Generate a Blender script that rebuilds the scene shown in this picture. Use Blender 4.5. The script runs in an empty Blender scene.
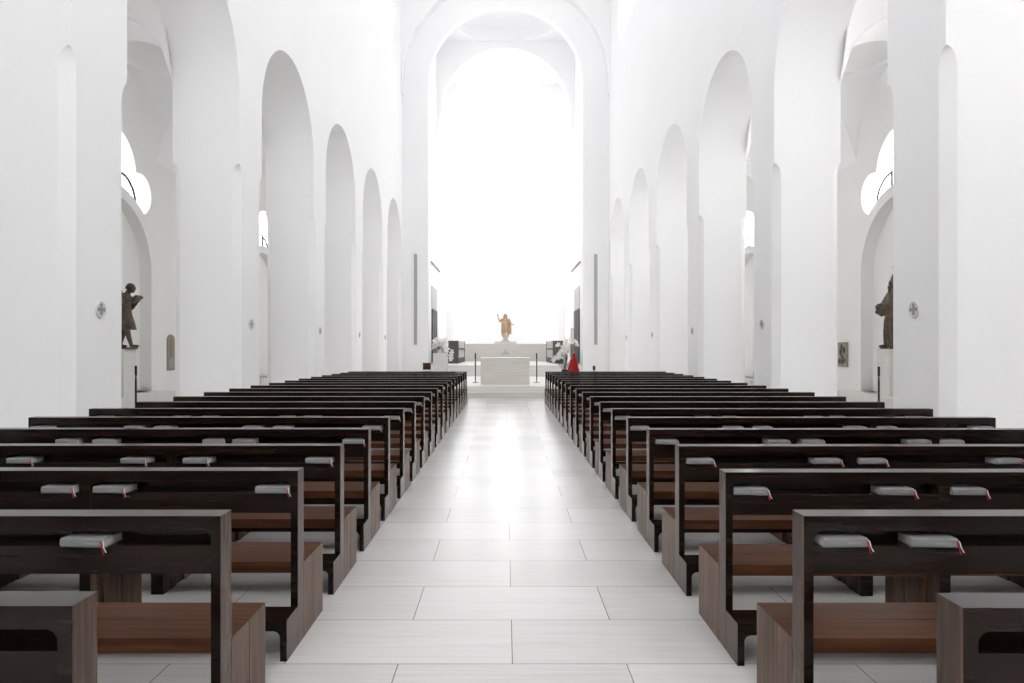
import bpy, bmesh, math, random
from math import pi, sin, cos, sqrt, radians
from mathutils import Vector, Matrix
from mathutils.geometry import tessellate_polygon

random.seed(7)
S = bpy.context.scene
COL = S.collection

# ---------------------------------------------------------------- camera, world, exposure
XC = 0.03                      # the church's middle axis; the photographer stood 3 cm left of it
cam = bpy.data.cameras.new('camera')
cam.sensor_width = 36; cam.lens = 24.01
cam.shift_x = 0.0068; cam.shift_y = 0.0073
cam.clip_start = 0.05; cam.clip_end = 200
camo = bpy.data.objects.new('camera', cam); COL.objects.link(camo)
camo.location = (0, 0, 1.5); camo.rotation_euler = (pi/2, 0, 0)
S.camera = camo

w = bpy.data.worlds.new('world'); S.world = w; w.use_nodes = True
w.node_tree.nodes['Background'].inputs[0].default_value = (0.95, 0.97, 1, 1)
w.node_tree.nodes['Background'].inputs[1].default_value = 1.0
S.view_settings.view_transform = 'Standard'; S.view_settings.look = 'None'
S.view_settings.gamma = 1; S.view_settings.use_curve_mapping = False
S.view_settings.exposure = 0.27
S.cycles.max_bounces = 14; S.cycles.diffuse_bounces = 12; S.cycles.glossy_bounces = 4
S.cycles.transmission_bounces = 4; S.cycles.caustics_reflective = False; S.cycles.caustics_refractive = False
S.cycles.use_denoising = True
S.cycles.sample_clamp_indirect = 8
E_CLER_L, E_CLER_R, E_CHOIR, E_APSE, E_AISLE_L, E_AISLE_R, E_WEST_FILL = 1.1, 1.42, 1.0, 3.1, 2.2, 6.1, 5.2

# ---------------------------------------------------------------- materials
def mat(name, col, rough=0.8, spec=0.3, metal=0.0, emit=0.0):
    m = bpy.data.materials.new(name); m.use_nodes = True
    b = m.node_tree.nodes['Principled BSDF']
    b.inputs['Base Color'].default_value = (*col, 1)
    b.inputs['Roughness'].default_value = rough
    b.inputs['Specular IOR Level'].default_value = spec
    b.inputs['Metallic'].default_value = metal
    if emit:
        b.inputs['Emission Color'].default_value = (0.985, 0.99, 1.0, 1)
        b.inputs['Emission Strength'].default_value = emit
    return m

class N:
    """tiny node helper"""
    def __init__(s, m): s.t = m.node_tree; s.b = s.t.nodes['Principled BSDF']
    def n(s, typ, **kw):
        x = s.t.nodes.new(typ)
        for k, v in kw.items(): setattr(x, k, v)
        return x
    def link(s, a, b): s.t.links.new(a, b)
    def math(s, op, a, b=None):
        x = s.n('ShaderNodeMath', operation=op)
        for i, v in enumerate((a, b)):
            if v is None: continue
            if isinstance(v, (int, float)): x.inputs[i].default_value = v
            else: s.link(v, x.inputs[i])
        return x.outputs[0]
    def ramp(s, fac, stops):
        r = s.n('ShaderNodeValToRGB'); e = r.color_ramp.elements
        e[0].position, e[0].color = stops[0][0], (*stops[0][1], 1)
        e[1].position, e[1].color = stops[-1][0], (*stops[-1][1], 1)
        for p, c in stops[1:-1]:
            q = e.new(p); q.color = (*c, 1)
        s.link(fac, r.inputs[0]); return r.outputs[0]
    def noise(s, vec, scale, detail=4, rough=0.55):
        x = s.n('ShaderNodeTexNoise'); x.inputs['Scale'].default_value = scale
        x.inputs['Detail'].default_value = detail; x.inputs['Roughness'].default_value = rough
        s.link(vec, x.inputs['Vector']); return x.outputs['Fac']
    def mapping(s, vec, scale=(1, 1, 1), loc=None):
        x = s.n('ShaderNodeMapping'); x.inputs['Scale'].default_value = scale
        s.link(vec, x.inputs['Vector'])
        if loc is not None: s.link(loc, x.inputs['Location'])
        return x.outputs[0]

def plaster(name, col, rough=0.9):
    m = mat(name, col, rough, 0.15); k = N(m)
    tc = k.n('ShaderNodeTexCoord')
    f = k.noise(k.mapping(tc.outputs['Object'], (.35, .35, .35)), 1.0, 5)
    c2 = tuple(x*0.975 for x in col)
    k.link(k.ramp(f, [(0.3, c2), (0.7, col)]), k.b.inputs['Base Color'])
    f2 = k.noise(tc.outputs['Object'], 60, 3)
    bp = k.n('ShaderNodeBump'); bp.inputs['Strength'].default_value = 0.03; bp.inputs['Distance'].default_value = 0.01
    k.link(f2, bp.inputs['Height']); k.link(bp.outputs[0], k.b.inputs['Normal'])
    return m

M = {}
M['plaster'] = plaster('white_plaster', (0.925, 0.925, 0.93))
M['plaster_aisle'] = plaster('warm_white_plaster', (0.88, 0.872, 0.855))
M['white'] = mat('white_paint', (0.85, 0.85, 0.84), 0.6)

def floor_mat():
    m = mat('limestone_slabs', (0.6, 0.6, 0.58), 0.3, 0.5); k = N(m)
    tc = k.n('ShaderNodeTexCoord'); sp = k.n('ShaderNodeSeparateXYZ'); k.link(tc.outputs['Object'], sp.inputs[0])
    W, H = 1.088, 0.5285
    v = k.math('DIVIDE', k.math('SUBTRACT', sp.outputs[1], 3.253-H*40), H)
    row = k.math('FLOOR', v); par = k.math('MODULO', row, 2)
    u = k.math('ADD', k.math('DIVIDE', k.math('SUBTRACT', sp.outputs[0], 0.035-W*40), W), k.math('MULTIPLY', par, 0.5))
    cu = k.math('FLOOR', u)
    fu = k.math('MULTIPLY', k.math('ABSOLUTE', k.math('SUBTRACT', k.math('FRACT', k.math('ADD', u, 0.5)), 0.5)), W)
    fv = k.math('MULTIPLY', k.math('ABSOLUTE', k.math('SUBTRACT', k.math('FRACT', k.math('ADD', v, 0.5)), 0.5)), H)
    d = k.math('MINIMUM', fu, fv)
    joint = k.math('LESS_THAN', d, 0.0022)
    cv = k.n('ShaderNodeCombineXYZ'); k.link(cu, cv.inputs[0]); k.link(row, cv.inputs[1])
    wn = k.n('ShaderNodeTexWhiteNoise', noise_dimensions='2D'); k.link(cv.outputs[0], wn.inputs['Vector'])
    off = k.n('ShaderNodeVectorMath', operation='SCALE'); k.link(wn.outputs['Color'], off.inputs[0]); off.inputs['Scale'].default_value = 20
    st = k.noise(k.mapping(tc.outputs['Object'], (1.6, 34, 1), off.outputs[0]), 1.0, 6, 0.62)
    base = k.ramp(st, [(0.28, (0.55, 0.537, 0.517)), (0.5, (0.60, 0.592, 0.577)), (0.72, (0.63, 0.622, 0.61))])
    hs = k.n('ShaderNodeHueSaturation')
    k.link(k.math('ADD', k.math('MULTIPLY', wn.outputs['Value'], 0.13), 0.935), hs.inputs['Value'])
    k.link(base, hs.inputs['Color'])
    mx = k.n('ShaderNodeMix', data_type='RGBA'); k.link(joint, mx.inputs[0]); k.link(hs.outputs[0], mx.inputs[6])
    mx.inputs[7].default_value = (0.12, 0.11, 0.10, 1)
    k.link(mx.outputs[2], k.b.inputs['Base Color'])
    rg = k.math('ADD', k.math('MULTIPLY', st, 0.04), 0.25)
    k.b.inputs['Roughness'].default_value = 0.27
    bp = k.n('ShaderNodeBump'); bp.inputs['Strength'].default_value = 0.006; bp.inputs['Distance'].default_value = 0.002
    k.link(st, bp.inputs['Height']); k.link(bp.outputs[0], k.b.inputs['Normal'])
    return m
M['floor'] = floor_mat()

def stone_mat(name, c0, c1, rough=0.45):
    m = mat(name, c0, rough, 0.4); k = N(m); tc = k.n('ShaderNodeTexCoord')
    st = k.noise(k.mapping(tc.outputs['Object'], (1.2, 6, 26)), 1.0, 6, 0.6)
    k.link(k.ramp(st, [(0.3, c0), (0.7, c1)]), k.b.inputs['Base Color'])
    return m
M['stone'] = stone_mat('limestone', (0.62, 0.59, 0.54), (0.74, 0.72, 0.68))
M['stone_pale'] = stone_mat('pale_stone', (0.68, 0.66, 0.63), (0.76, 0.75, 0.72))

def wood_mat(name, dark, mid, light, rough=0.42, spec=0.5, endlight=(2.3, 2.1, 1.9)):
    m = mat(name, mid, rough, spec); k = N(m); tc = k.n('ShaderNodeTexCoord')
    oi = k.n('ShaderNodeObjectInfo')
    sc = k.n('ShaderNodeVectorMath', operation='SCALE'); sc.inputs[0].default_value = (17, 23, 31)
    k.link(oi.outputs['Random'], sc.inputs['Scale'])
    ax = k.noise(k.mapping(tc.outputs['Object'], (1.6, 36, 22), sc.outputs[0]), 1.0, 6, 0.6)
    az = k.noise(k.mapping(tc.outputs['Object'], (30, 36, 1.8), sc.outputs[0]), 1.0, 6, 0.6)
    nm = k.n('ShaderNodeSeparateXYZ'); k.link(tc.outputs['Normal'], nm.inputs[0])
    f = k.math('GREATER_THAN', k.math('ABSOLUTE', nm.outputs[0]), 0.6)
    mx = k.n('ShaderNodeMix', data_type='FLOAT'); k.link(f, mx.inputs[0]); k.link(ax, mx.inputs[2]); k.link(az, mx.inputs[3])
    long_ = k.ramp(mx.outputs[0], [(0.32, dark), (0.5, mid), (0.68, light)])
    up = [tuple(min(1, c*g) for c, g in zip(q, endlight)) for q in (dark, mid, light)]  # end faces lightened: reflected aisle light is painted into their colour
    end_lit = k.ramp(mx.outputs[0], [(0.32, up[0]), (0.5, up[1]), (0.68, up[2])])
    cm = k.n('ShaderNodeMix', data_type='RGBA'); k.link(f, cm.inputs[0]); k.link(long_, cm.inputs[6]); k.link(end_lit, cm.inputs[7])
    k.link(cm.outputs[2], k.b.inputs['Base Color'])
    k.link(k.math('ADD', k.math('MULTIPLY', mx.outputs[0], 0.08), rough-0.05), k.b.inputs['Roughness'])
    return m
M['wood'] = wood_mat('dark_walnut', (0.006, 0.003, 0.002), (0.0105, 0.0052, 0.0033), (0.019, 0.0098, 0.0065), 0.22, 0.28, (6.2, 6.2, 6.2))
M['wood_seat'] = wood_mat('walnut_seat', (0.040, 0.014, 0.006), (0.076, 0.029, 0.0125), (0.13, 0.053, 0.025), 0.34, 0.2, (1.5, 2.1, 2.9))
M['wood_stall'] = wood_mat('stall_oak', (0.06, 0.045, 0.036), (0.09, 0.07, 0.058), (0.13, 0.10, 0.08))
M['wood_dark'] = mat('black_oak', (0.055, 0.052, 0.05), 0.5)
M['grille'] = mat('grey_louvre', (0.13, 0.13, 0.13), 0.5)
M['iron'] = mat('dark_iron', (0.03, 0.028, 0.026), 0.45, 0.5, 0.6)
M['lead'] = mat('black_lead', (0.02, 0.02, 0.022), 0.6)
M['cover'] = mat('grey_book_cover', (0.23, 0.23, 0.232), 0.35, 0.6)
M['pages'] = mat('book_pages', (0.62, 0.60, 0.56), 0.6)
M['spine_label'] = mat('pale_lettering', (0.30, 0.30, 0.295), 0.5)
M['red'] = mat('red_ribbon', (0.42, 0.015, 0.03), 0.6)
M['redcloth'] = mat('red_cloth', (0.40, 0.010, 0.015), 0.6)
M['ribbon_white'] = mat('white_ribbon', (0.75, 0.72, 0.70), 0.6)
M['lily'] = mat('white_petal', (0.88, 0.88, 0.86), 0.5)
M['leaf'] = mat('dark_leaf', (0.05, 0.085, 0.04), 0.5)
M['wax'] = mat('candle_wax', (0.86, 0.84, 0.78), 0.4)
M['speaker'] = mat('grey_mesh', (0.42, 0.42, 0.42), 0.8)
M['disc'] = mat('medallion_stone', (0.72, 0.71, 0.69), 0.6)
M['disc_cross'] = mat('medallion_cross', (0.33, 0.325, 0.32), 0.5)
M['relief'] = stone_mat('weathered_stone', (0.22, 0.20, 0.17), (0.36, 0.34, 0.30), 0.7)
M['relief_warm'] = mat('ochre_relief', (0.34, 0.24, 0.17), 0.7)
M['steel'] = mat('brushed_metal', (0.42, 0.42, 0.42), 0.35, 0.5, 0.7)
M['panel_grey'] = mat('pale_grey_panel', (0.52, 0.52, 0.51), 0.5)

def statue_mat(name, a, b, rough=0.5, metal=0.0):
    m = mat(name, a, rough, 0.5, metal); k = N(m); tc = k.n('ShaderNodeTexCoord')
    f = k.noise(tc.outputs['Object'], 9, 5, 0.65)
    k.link(k.ramp(f, [(0.35, a), (0.65, b)]), k.b.inputs['Base Color']); return m
M['bronze'] = statue_mat('aged_bronze', (0.035, 0.024, 0.015), (0.14, 0.098, 0.062))
M['bronze_dark'] = statue_mat('dark_bronze', (0.022, 0.016, 0.011), (0.07, 0.05, 0.034))
M['gold'] = statue_mat('gilded_wood', (0.42, 0.24, 0.12), (0.66, 0.44, 0.27), 0.45)
M['linen'] = statue_mat('painted_linen', (0.5, 0.46, 0.40), (0.68, 0.64, 0.58))
M['flesh'] = statue_mat('painted_flesh', (0.42, 0.33, 0.28), (0.55, 0.45, 0.38))
M['hair'] = mat('painted_hair', (0.12, 0.08, 0.06), 0.6)
def pane(name, e): return mat(name, (0.8, 0.8, 0.8), 0.5, 0.3, 0, e)
M['pane_cler_left'] = pane('left_clerestory_glass', E_CLER_L)
M['pane_cler_right'] = pane('right_clerestory_glass', E_CLER_R)
M['pane_choir'] = pane('onyx_pane', E_CHOIR)
M['pane_apse'] = pane('apse_onyx_pane', E_APSE)
M['pane_aisle_left'] = pane('left_aisle_glass', E_AISLE_L)
M['pane_aisle_right'] = pane('right_aisle_glass', E_AISLE_R)
M['pane_west'] = pane('west_glass', E_WEST_FILL)

# ---------------------------------------------------------------- mesh helpers
def finish(bm, name, m, parent=None, angle=28, smooth=True):
    bmesh.ops.recalc_face_normals(bm, faces=bm.faces)
    ca = cos(radians(angle))
    for f in bm.faces: f.smooth = smooth
    for e in bm.edges:
        if len(e.link_faces) == 2:
            if e.link_faces[0].normal.dot(e.link_faces[1].normal) < ca: e.smooth = False
    me = bpy.data.meshes.new(name); bm.to_mesh(me); bm.free()
    me.materials.append(M[m] if isinstance(m, str) else m)
    o = bpy.data.objects.new(name, me); COL.objects.link(o)
    if parent is not None: o.parent = parent
    return o

def box(bm, x0, x1, y0, y1, z0, z1, bev=0.0, seg=1):
    r = bmesh.ops.create_cube(bm, size=1)
    vs = r['verts']
    for v in vs:
        v.co = Vector((x0 + (v.co.x+.5)*(x1-x0), y0 + (v.co.y+.5)*(y1-y0), z0 + (v.co.z+.5)*(z1-z0)))
    if bev:
        es = list({e for v in vs for e in v.link_edges})
        bmesh.ops.bevel(bm, geom=es, offset=bev, segments=seg, affect='EDGES', profile=0.5)
    return vs

def prism(bm, loops, f, d0, d1):
    """loops: outer + holes of 2D points; f(u,v,d)->xyz"""
    flat = [p for l in loops for p in l]
    tris = tessellate_polygon([[Vector((p[0], p[1], 0)) for p in l] for l in loops])
    A = [bm.verts.new(f(p[0], p[1], d0)) for p in flat]
    B = [bm.verts.new(f(p[0], p[1], d1)) for p in flat]
    for t in tris:
        for L, tt in ((A, t), (B, t[::-1])):
            try: bm.faces.new([L[i] for i in tt])
            except ValueError: pass
    i = 0
    for l in loops:
        n = len(l)
        for j in range(n):
            a, b = i+j, i+(j+1) % n
            bm.faces.new((A[a], A[b], B[b], B[a]))
        i += n

def tube(bm, pts, r, n=10, caps=True):
    pts = [Vector(p) for p in pts]
    rs = r if isinstance(r, (list, tuple)) else [r]*len(pts)
    rings = []
    up = Vector((0, 0, 1))
    for i, p in enumerate(pts):
        d = (pts[min(i+1, len(pts)-1)] - pts[max(i-1, 0)]).normalized()
        a = d.cross(up)
        if a.length < 1e-3: a = d.cross(Vector((0, 1, 0)))
        a.normalize(); b = d.cross(a).normalized()
        rings.append([bm.verts.new(p + (a*cos(2*pi*k/n) + b*sin(2*pi*k/n))*rs[i]) for k in range(n)])
    for i in range(len(rings)-1):
        for k in range(n):
            bm.faces.new((rings[i][k], rings[i][(k+1) % n], rings[i+1][(k+1) % n], rings[i+1][k]))
    if caps:
        bm.faces.new(rings[0][::-1]); bm.faces.new(rings[-1])

def lathe(bm, prof, n=24, c=(0, 0, 0), fr=None):
    rings = []
    for r, z in prof:
        ring = []
        for k in range(n):
            a = 2*pi*k/n
            rr = max(r, 1e-4)*(fr(a, z) if fr else 1)
            ring.append(bm.verts.new((c[0]+rr*cos(a), c[1]+rr*sin(a), c[2]+z)))
        rings.append(ring)
    for i in range(len(rings)-1):
        for k in range(n):
            bm.faces.new((rings[i][k], rings[i][(k+1) % n], rings[i+1][(k+1) % n], rings[i+1][k]))
    bm.faces.new(rings[0][::-1]); bm.faces.new(rings[-1])

def ell(bm, c, r, rot=None, sub=2):
    g = bmesh.ops.create_icosphere(bm, subdivisions=sub, radius=1)
    R = rot.to_matrix() if rot is not None else Matrix.Identity(3)
    for v in g['verts']:
        p = Vector((v.co.x*r[0], v.co.y*r[1], v.co.z*r[2]))
        v.co = R @ p + Vector(c)

def prop(o, label=None, cat=None, group=None, kind=None):
    if label: o['label'] = label
    if cat: o['category'] = cat
    if group: o['group'] = group
    if kind: o['kind'] = kind
    return o
def struct(o): o['kind'] = 'structure'; return o
def empty(name, loc, label, cat, group=None, rz=0):
    o = bpy.data.objects.new(name, None); COL.objects.link(o); o.location = loc; o.rotation_euler = (0, 0, rz)
    o.empty_display_size = 0.1
    return prop(o, label, cat, group)
def kids(o): return [c for c in bpy.data.objects if c.parent == o]
def copy_tree(o, parent=None):
    c = o.copy(); COL.objects.link(c)
    if parent is not None: c.parent = parent
    for ch in KIDS.get(o.name, []): copy_tree(ch, c)
    return c
KIDS = {}
def register(o):
    KIDS[o.name] = kids(o)
    for c in KIDS[o.name]: register(c)
def B(): return bmesh.new()

# ---------------------------------------------------------------- the church
W = 5.0; T = 1.24; WA = 9.1; ZC = 4.97; ZS = 6.37; R = 1.89; ZTOP = 20.0
YEND = 33.15; YBACK = -8.0
BAY = 4.97
ARCH0 = 8.98                     # near edge of the first arch in view
arches = [ARCH0 + BAY*k for k in range(-3, 5)]
def arcpts(cy, cz, r, n=40, a0=0.0, a1=pi):
    return [(cy + r*cos(a0+(a1-a0)*i/n), cz + r*sin(a0+(a1-a0)*i/n)) for i in range(n+1)]
AW = 2*R

def rounded_rect(y0, y1, z0, z1, rl, ru, n=10):
    p = []
    for cy, cz, r, a in ((y1-rl, z0+rl, rl, -pi/2), (y1-ru, z1-ru, ru, 0), (y0+ru, z1-ru, ru, pi/2), (y0+rl, z0+rl, rl, pi)):
        p += [(cy+r*cos(a+pi/2*i/n), cz+r*sin(a+pi/2*i/n)) for i in range(n+1)]
    return p
CLER = [rounded_rect(y-9.2, y, 14.9, 18.7, 0.9, 3.0) for y in (30.4, 20.46, 10.52, 0.58)]

def arcade(side, name):
    bm = B()
    out = [(YBACK, ZC)]
    for a in arches:
        if a > YBACK:
            out += [(a, ZC)] + [(y, z) for y, z in arcpts(a+R, ZS, R)][::-1] + [(a+AW, ZC)]
    out += [(YEND, ZC), (YEND, ZTOP), (YBACK, ZTOP)]
    prism(bm, [out] + CLER, lambda u, v, d: (XC + side*(W+d), u, v), 0, T)
    # piers, with arrises cut back up to a rounded stop
    edges = [YBACK] + [q for a in arches for q in (a, a+AW)] + [YEND]
    for y0, y1 in zip(edges[0::2], edges[1::2]):
        rings = []
        zs = [0.0, ZC-0.26] + [ZC-0.26+0.26*sin(pi/2*i/8) for i in range(1, 9)]
        for z in zs:
            t = max(0, (z-(ZC-0.26))/0.26)
            c = max(0.001, 0.13*sqrt(max(0, 1-t*t)))
            x0, x1 = W, W+T
            pts = [(x0+c, y0), (x1-c, y0), (x1, y0+c), (x1, y1-c), (x1-c, y1), (x0+c, y1), (x0, y1-c), (x0, y0+c)]
            rings.append([bm.verts.new((XC+side*x, y, z)) for x, y in pts])
        for a, b in zip(rings, rings[1:]):
            for k in range(8): bm.faces.new((a[k], a[(k+1) % 8], b[(k+1) % 8], b[k]))
        bm.faces.new(rings[0])
    struct(finish(bm, name, 'plaster', angle=25))
arcade(-1, 'wall_left_arcade'); arcade(1, 'wall_right_arcade')

# floor, ceilings
bm = B(); box(bm, -11, 11, YBACK-1, 49, -0.3, 0.0); struct(finish(bm, 'floor', 'floor'))
bm = B(); box(bm, XC-W-T, XC+W+T, YBACK-1, YEND+1, ZTOP, ZTOP+0.3); struct(finish(bm, 'ceiling', 'plaster'))
bm = B()
out = [(XC-W-T, 0), (XC+W+T, 0), (XC+W+T, ZTOP), (XC-W-T, ZTOP)]
hole = [(XC+x, z) for x, z in rounded_rect(-2.2, 2.2, 7, 15, 0.1, 2.2)]
prism(bm, [out, hole], lambda u, v, d: (u, d, v), YBACK-0.8, YBACK)
struct(finish(bm, 'wall_back', 'plaster'))
bm = B(); box(bm, XC-2.3, XC+2.3, YBACK-0.7, YBACK-0.65, 6.9, 15.1); struct(finish(bm, 'window_west', 'pane_west'))  # added glowing pane, unseen behind the camera, to light piers and jambs

# clerestory panes with their white mullions
for side, nm in ((-1, 'left'), (1, 'right')):
    for i, y in enumerate((30.4, 20.46, 10.52, 0.58)):
        bm = B(); xs = sorted((XC+side*(W+0.62), XC+side*(W+0.66)))
        box(bm, xs[0], xs[1], y-9.3, y+0.1, 14.8, 18.8)
        pn = struct(finish(bm, 'window_%s_clerestory_%d' % (nm, i+1), 'pane_cler_'+nm))
        bm = B(); xs = sorted((XC+side*(W+0.35), XC+side*(W+0.61)))
        for q in (1.8, 3.8, 5.4, 7.4):
            box(bm, xs[0], xs[1], y-q-0.07, y-q+0.07, 14.9, 18.7)
        finish(bm, 'mullion', 'white', pn)

# aisles: cross arches, outer wall with niche and trefoil window, ceiling with saucer recess
RX = (WA-W-T)/2
def trefoil(cy):
    """three lobes, cut below by an arc concentric with the niche"""
    def inside(y, z):
        return (y*y+(z-5.75)**2 < 0.95**2) or ((abs(y)-1.16)**2+(z-5.36)**2 < 0.51**2)
    outer, inner = [], []
    n = 90
    for i in range(n+1):
        a = radians(22+136*i/n); lo = hi = None
        r = 1.95
        while r < 3.6:
            if inside(r*cos(a), 3.43+r*sin(a)):
                if lo is None: lo = r
                hi = r
            elif lo is not None and r > hi+0.3: break
            r += 0.005
        if lo is not None and hi-lo > 0.01:
            outer.append((cy+hi*cos(a), 3.43+hi*sin(a))); inner.append((cy+lo*cos(a), 3.43+lo*sin(a)))
    return outer + inner[::-1]
def glass_opening(c):
    a0 = math.asin(1.12/1.83)
    return [(c+2.2, 4.55), (c+2.2, 7.1), (c-2.2, 7.1), (c-2.2, 4.55)] + [(c+1.83*cos(pi-a0-(pi-2*a0)*i/24), 3.43+1.83*sin(pi-a0-(pi-2*a0)*i/24)) for i in range(25)]
bays = [a+R for a in arches[1:]]
def niche(cy, r=1.68, z0=0.42, zs=3.43):
    return [(cy+r, z0)] + arcpts(cy, zs, r, 32) + [(cy-r, z0)]
for side, nm in ((-1, 'left'), (1, 'right')):
    bm = B()
    out = [(YBACK, 0), (YEND, 0), (YEND, 9.2), (YBACK, 9.2)]
    prism(bm, [out] + [trefoil(c) for c in bays] + [niche(c) for c in bays], lambda u, v, d: (XC+side*(WA+d), u, v), 0, 0.3)
    prism(bm, [out] + [glass_opening(c) for c in bays], lambda u, v, d: (XC+side*(WA+d), u, v), 0.3, 0.5)
    struct(finish(bm, 'wall_%s' % nm, 'plaster_aisle', angle=25))
    bm = B()
    for a in arches:
        y0 = a-(BAY-AW); y1 = a
        pts = [(x, z) for x, z in arcpts(W+T+RX, ZS, RX, 32)]
        out = pts + [(W+T, 9.2), (WA, 9.2)]
        prism(bm, [out], lambda u, v, d: (XC+side*u, d, v), y0, y1)
    struct(finish(bm, 'wall_%s_cross_arches' % nm, 'plaster', angle=25))
    bm = B()
    cx = W+T+RX; hx, hy = RX+0.02, R+0.02; n = 64
    for c in bays:   # sail vault per bay: curved corners up to an oval ring, a saucer above it
        def q(t):
            u, v = cos(t), sin(t); m = max(abs(u), abs(v)); return u/m, v/m
        def oval(t): return sqrt(2.048/(3.648*sin(t)**2+2.10*cos(t)**2))
        rows = []
        for j in range(11):
            f = j/10; row = []
            for i in range(n):
                t = 2*pi*i/n; U, V = q(t); k = min(0.985, oval(t))
                u = U*(1-f)+cos(t)*k*f; v = V*(1-f)+sin(t)*k*f
                z = ZS+sqrt(max(0, 3.648*(1-v*v)+2.10*(1-u*u)))
                row.append(bm.verts.new((XC+side*(cx+u*hx), c+v*hy, z)))
            rows.append(row)
        for k, z in ((1.0, 8.40), (0.94, 8.42), (0.78, 8.55), (0.5, 8.68), (0.25, 8.75), (0.02, 8.78)):
            rows.append([bm.verts.new((XC+side*(cx+cos(2*pi*i/n)*k*min(.985, oval(2*pi*i/n))*hx), c+sin(2*pi*i/n)*k*min(.985, oval(2*pi*i/n))*hy, z)) for i in range(n)])
        for r0, r1 in zip(rows, rows[1:]):
            for i in range(n): bm.faces.new((r0[i], r0[(i+1) % n], r1[(i+1) % n], r1[i]))
    xs = sorted((XC+side*(W+T-0.1), XC+side*(WA+0.5)))
    box(bm, xs[0], xs[1], YBACK, YEND, 9.0, 9.2)
    struct(finish(bm, 'ceiling_%s_aisle' % nm, 'plaster', angle=30))
    bm = B(); xs = sorted((XC+side*(W+T), XC+side*(WA+0.8)))
    box(bm, xs[0], xs[1], YEND, YEND+0.4, 0, 9.3); box(bm, xs[0], xs[1], YBACK-0.4, YBACK, 0, 9.3)
    struct(finish(bm, 'wall_%s_aisle_end' % nm, 'plaster_aisle'))
    # stone ledge under every niche
    bm = B()
    for c in bays:
        xs = sorted((XC+side*(WA-0.55), XC+side*(WA+0.3)))
        box(bm, xs[0], xs[1], c-1.9, c+1.9, 0.0, 0.42, 0.006)
    struct(finish(bm, 'trim_%s_ledge' % nm, 'stone_pale'))
    for i, c in enumerate(bays):
        bm = B(); xs = sorted((XC+side*(WA+0.52), XC+side*(WA+0.55)))
        box(bm, xs[0], xs[1], c-2.3, c+2.3, 4.3, 7.2)
        pn = struct(finish(bm, 'window_%s_aisle_%d' % (nm, i+1), 'pane_aisle_'+nm))
        bm = B(); X = XC+side*(WA+0.505)
        for q in (0, 1.17, -1.17):
            tube(bm, [(X, c+q, 4.6), (X, c+q, 6.0 if q else 6.9)], 0.03, 6)
        for s in (-1, 1):
            tube(bm, [(X, c+s*(1.17+0.68*sin(t*pi/2)), 5.30+0.60*cos(t*pi/2)**1.2) for t in [j/10 for j in range(10)]] + [(X, c+s*1.85, 4.9)], 0.036, 6)
        finish(bm, 'lead_bar', 'lead', pn)
        bm = B()
        for q in range(-8, 9): tube(bm, [(X, c+q*0.26, 4.6), (X, c+q*0.26, 6.0)], 0.006, 4)
        for q in range(6): tube(bm, [(X, c-2.1, 4.7+q*0.24), (X, c+2.1, 4.7+q*0.24)], 0.006, 4)
        finish(bm, 'glazing_bar', 'lead', pn)

# end wall of the nave with the choir arch, and the wall arch in front of it
HW = 3.76; ZSC = 14.4
bm = B()
out = [(XC-W-T, 0), (XC-HW, 0)] + [(XC+x, z) for x, z in arcpts(0, ZSC, HW, 64)][::-1] + [(XC+HW, 0), (XC+W+T, 0), (XC+W+T, ZTOP), (XC-W-T, ZTOP)]
prism(bm, [out], lambda u, v, d: (u, d, v), YEND, YEND+0.5)
struct(finish(bm, 'wall_front', 'plaster', angle=20))
bm = B()
out = [(XC-W, 13.75), (XC-W+0.05, 13.75)] + [(XC+x, z) for x, z in arcpts(0, ZSC, W-0.05, 64)][::-1] + [(XC+W-0.05, 13.75), (XC+W, 13.75), (XC+W, ZTOP), (XC-W, ZTOP)]
prism(bm, [out], lambda u, v, d: (u, d, v), YEND-0.5, YEND)
struct(finish(bm, 'wall_front_arch', 'plaster', angle=20))

# choir
YA = 43.3
for side, nm in ((-1, 'left'), (1, 'right')):
    bm = B()
    out = [(YEND+0.5, 0), (YA, 0), (YA, 18.6), (YEND+0.5, 18.6)]
    h = [rounded_rect(34.3, 38.6-1.6, 5.9, 13.6, 0.02, 0.9), rounded_rect(38.6, 42.4, 5.9, 13.6, 0.02, 1.5)]
    prism(bm, [out]+h, lambda u, v, d: (XC+side*(HW+d), u, v), 0, 0.6)
    struct(finish(bm, 'wall_%s_choir' % nm, 'plaster', angle=25))
    for i, (a, b) in enumerate(((34.2, 37.1), (38.5, 42.5))):
        bm = B(); xs = sorted((XC+side*(HW+0.45), XC+side*(HW+0.49)))
        box(bm, xs[0], xs[1], a, b, 5.8, 13.7)
        struct(finish(bm, 'window_%s_choir_%d' % (nm, i+1), 'pane_choir'))
    bm = B(); xs = sorted((XC+side*(HW-0.08), XC+side*(HW+0.05)))
    box(bm, xs[0], xs[1], 34.2, 38.7, 5.84, 5.92, 0.01); struct(finish(bm, 'trim_%s_choir_sill' % nm, 'speaker'))
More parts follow.
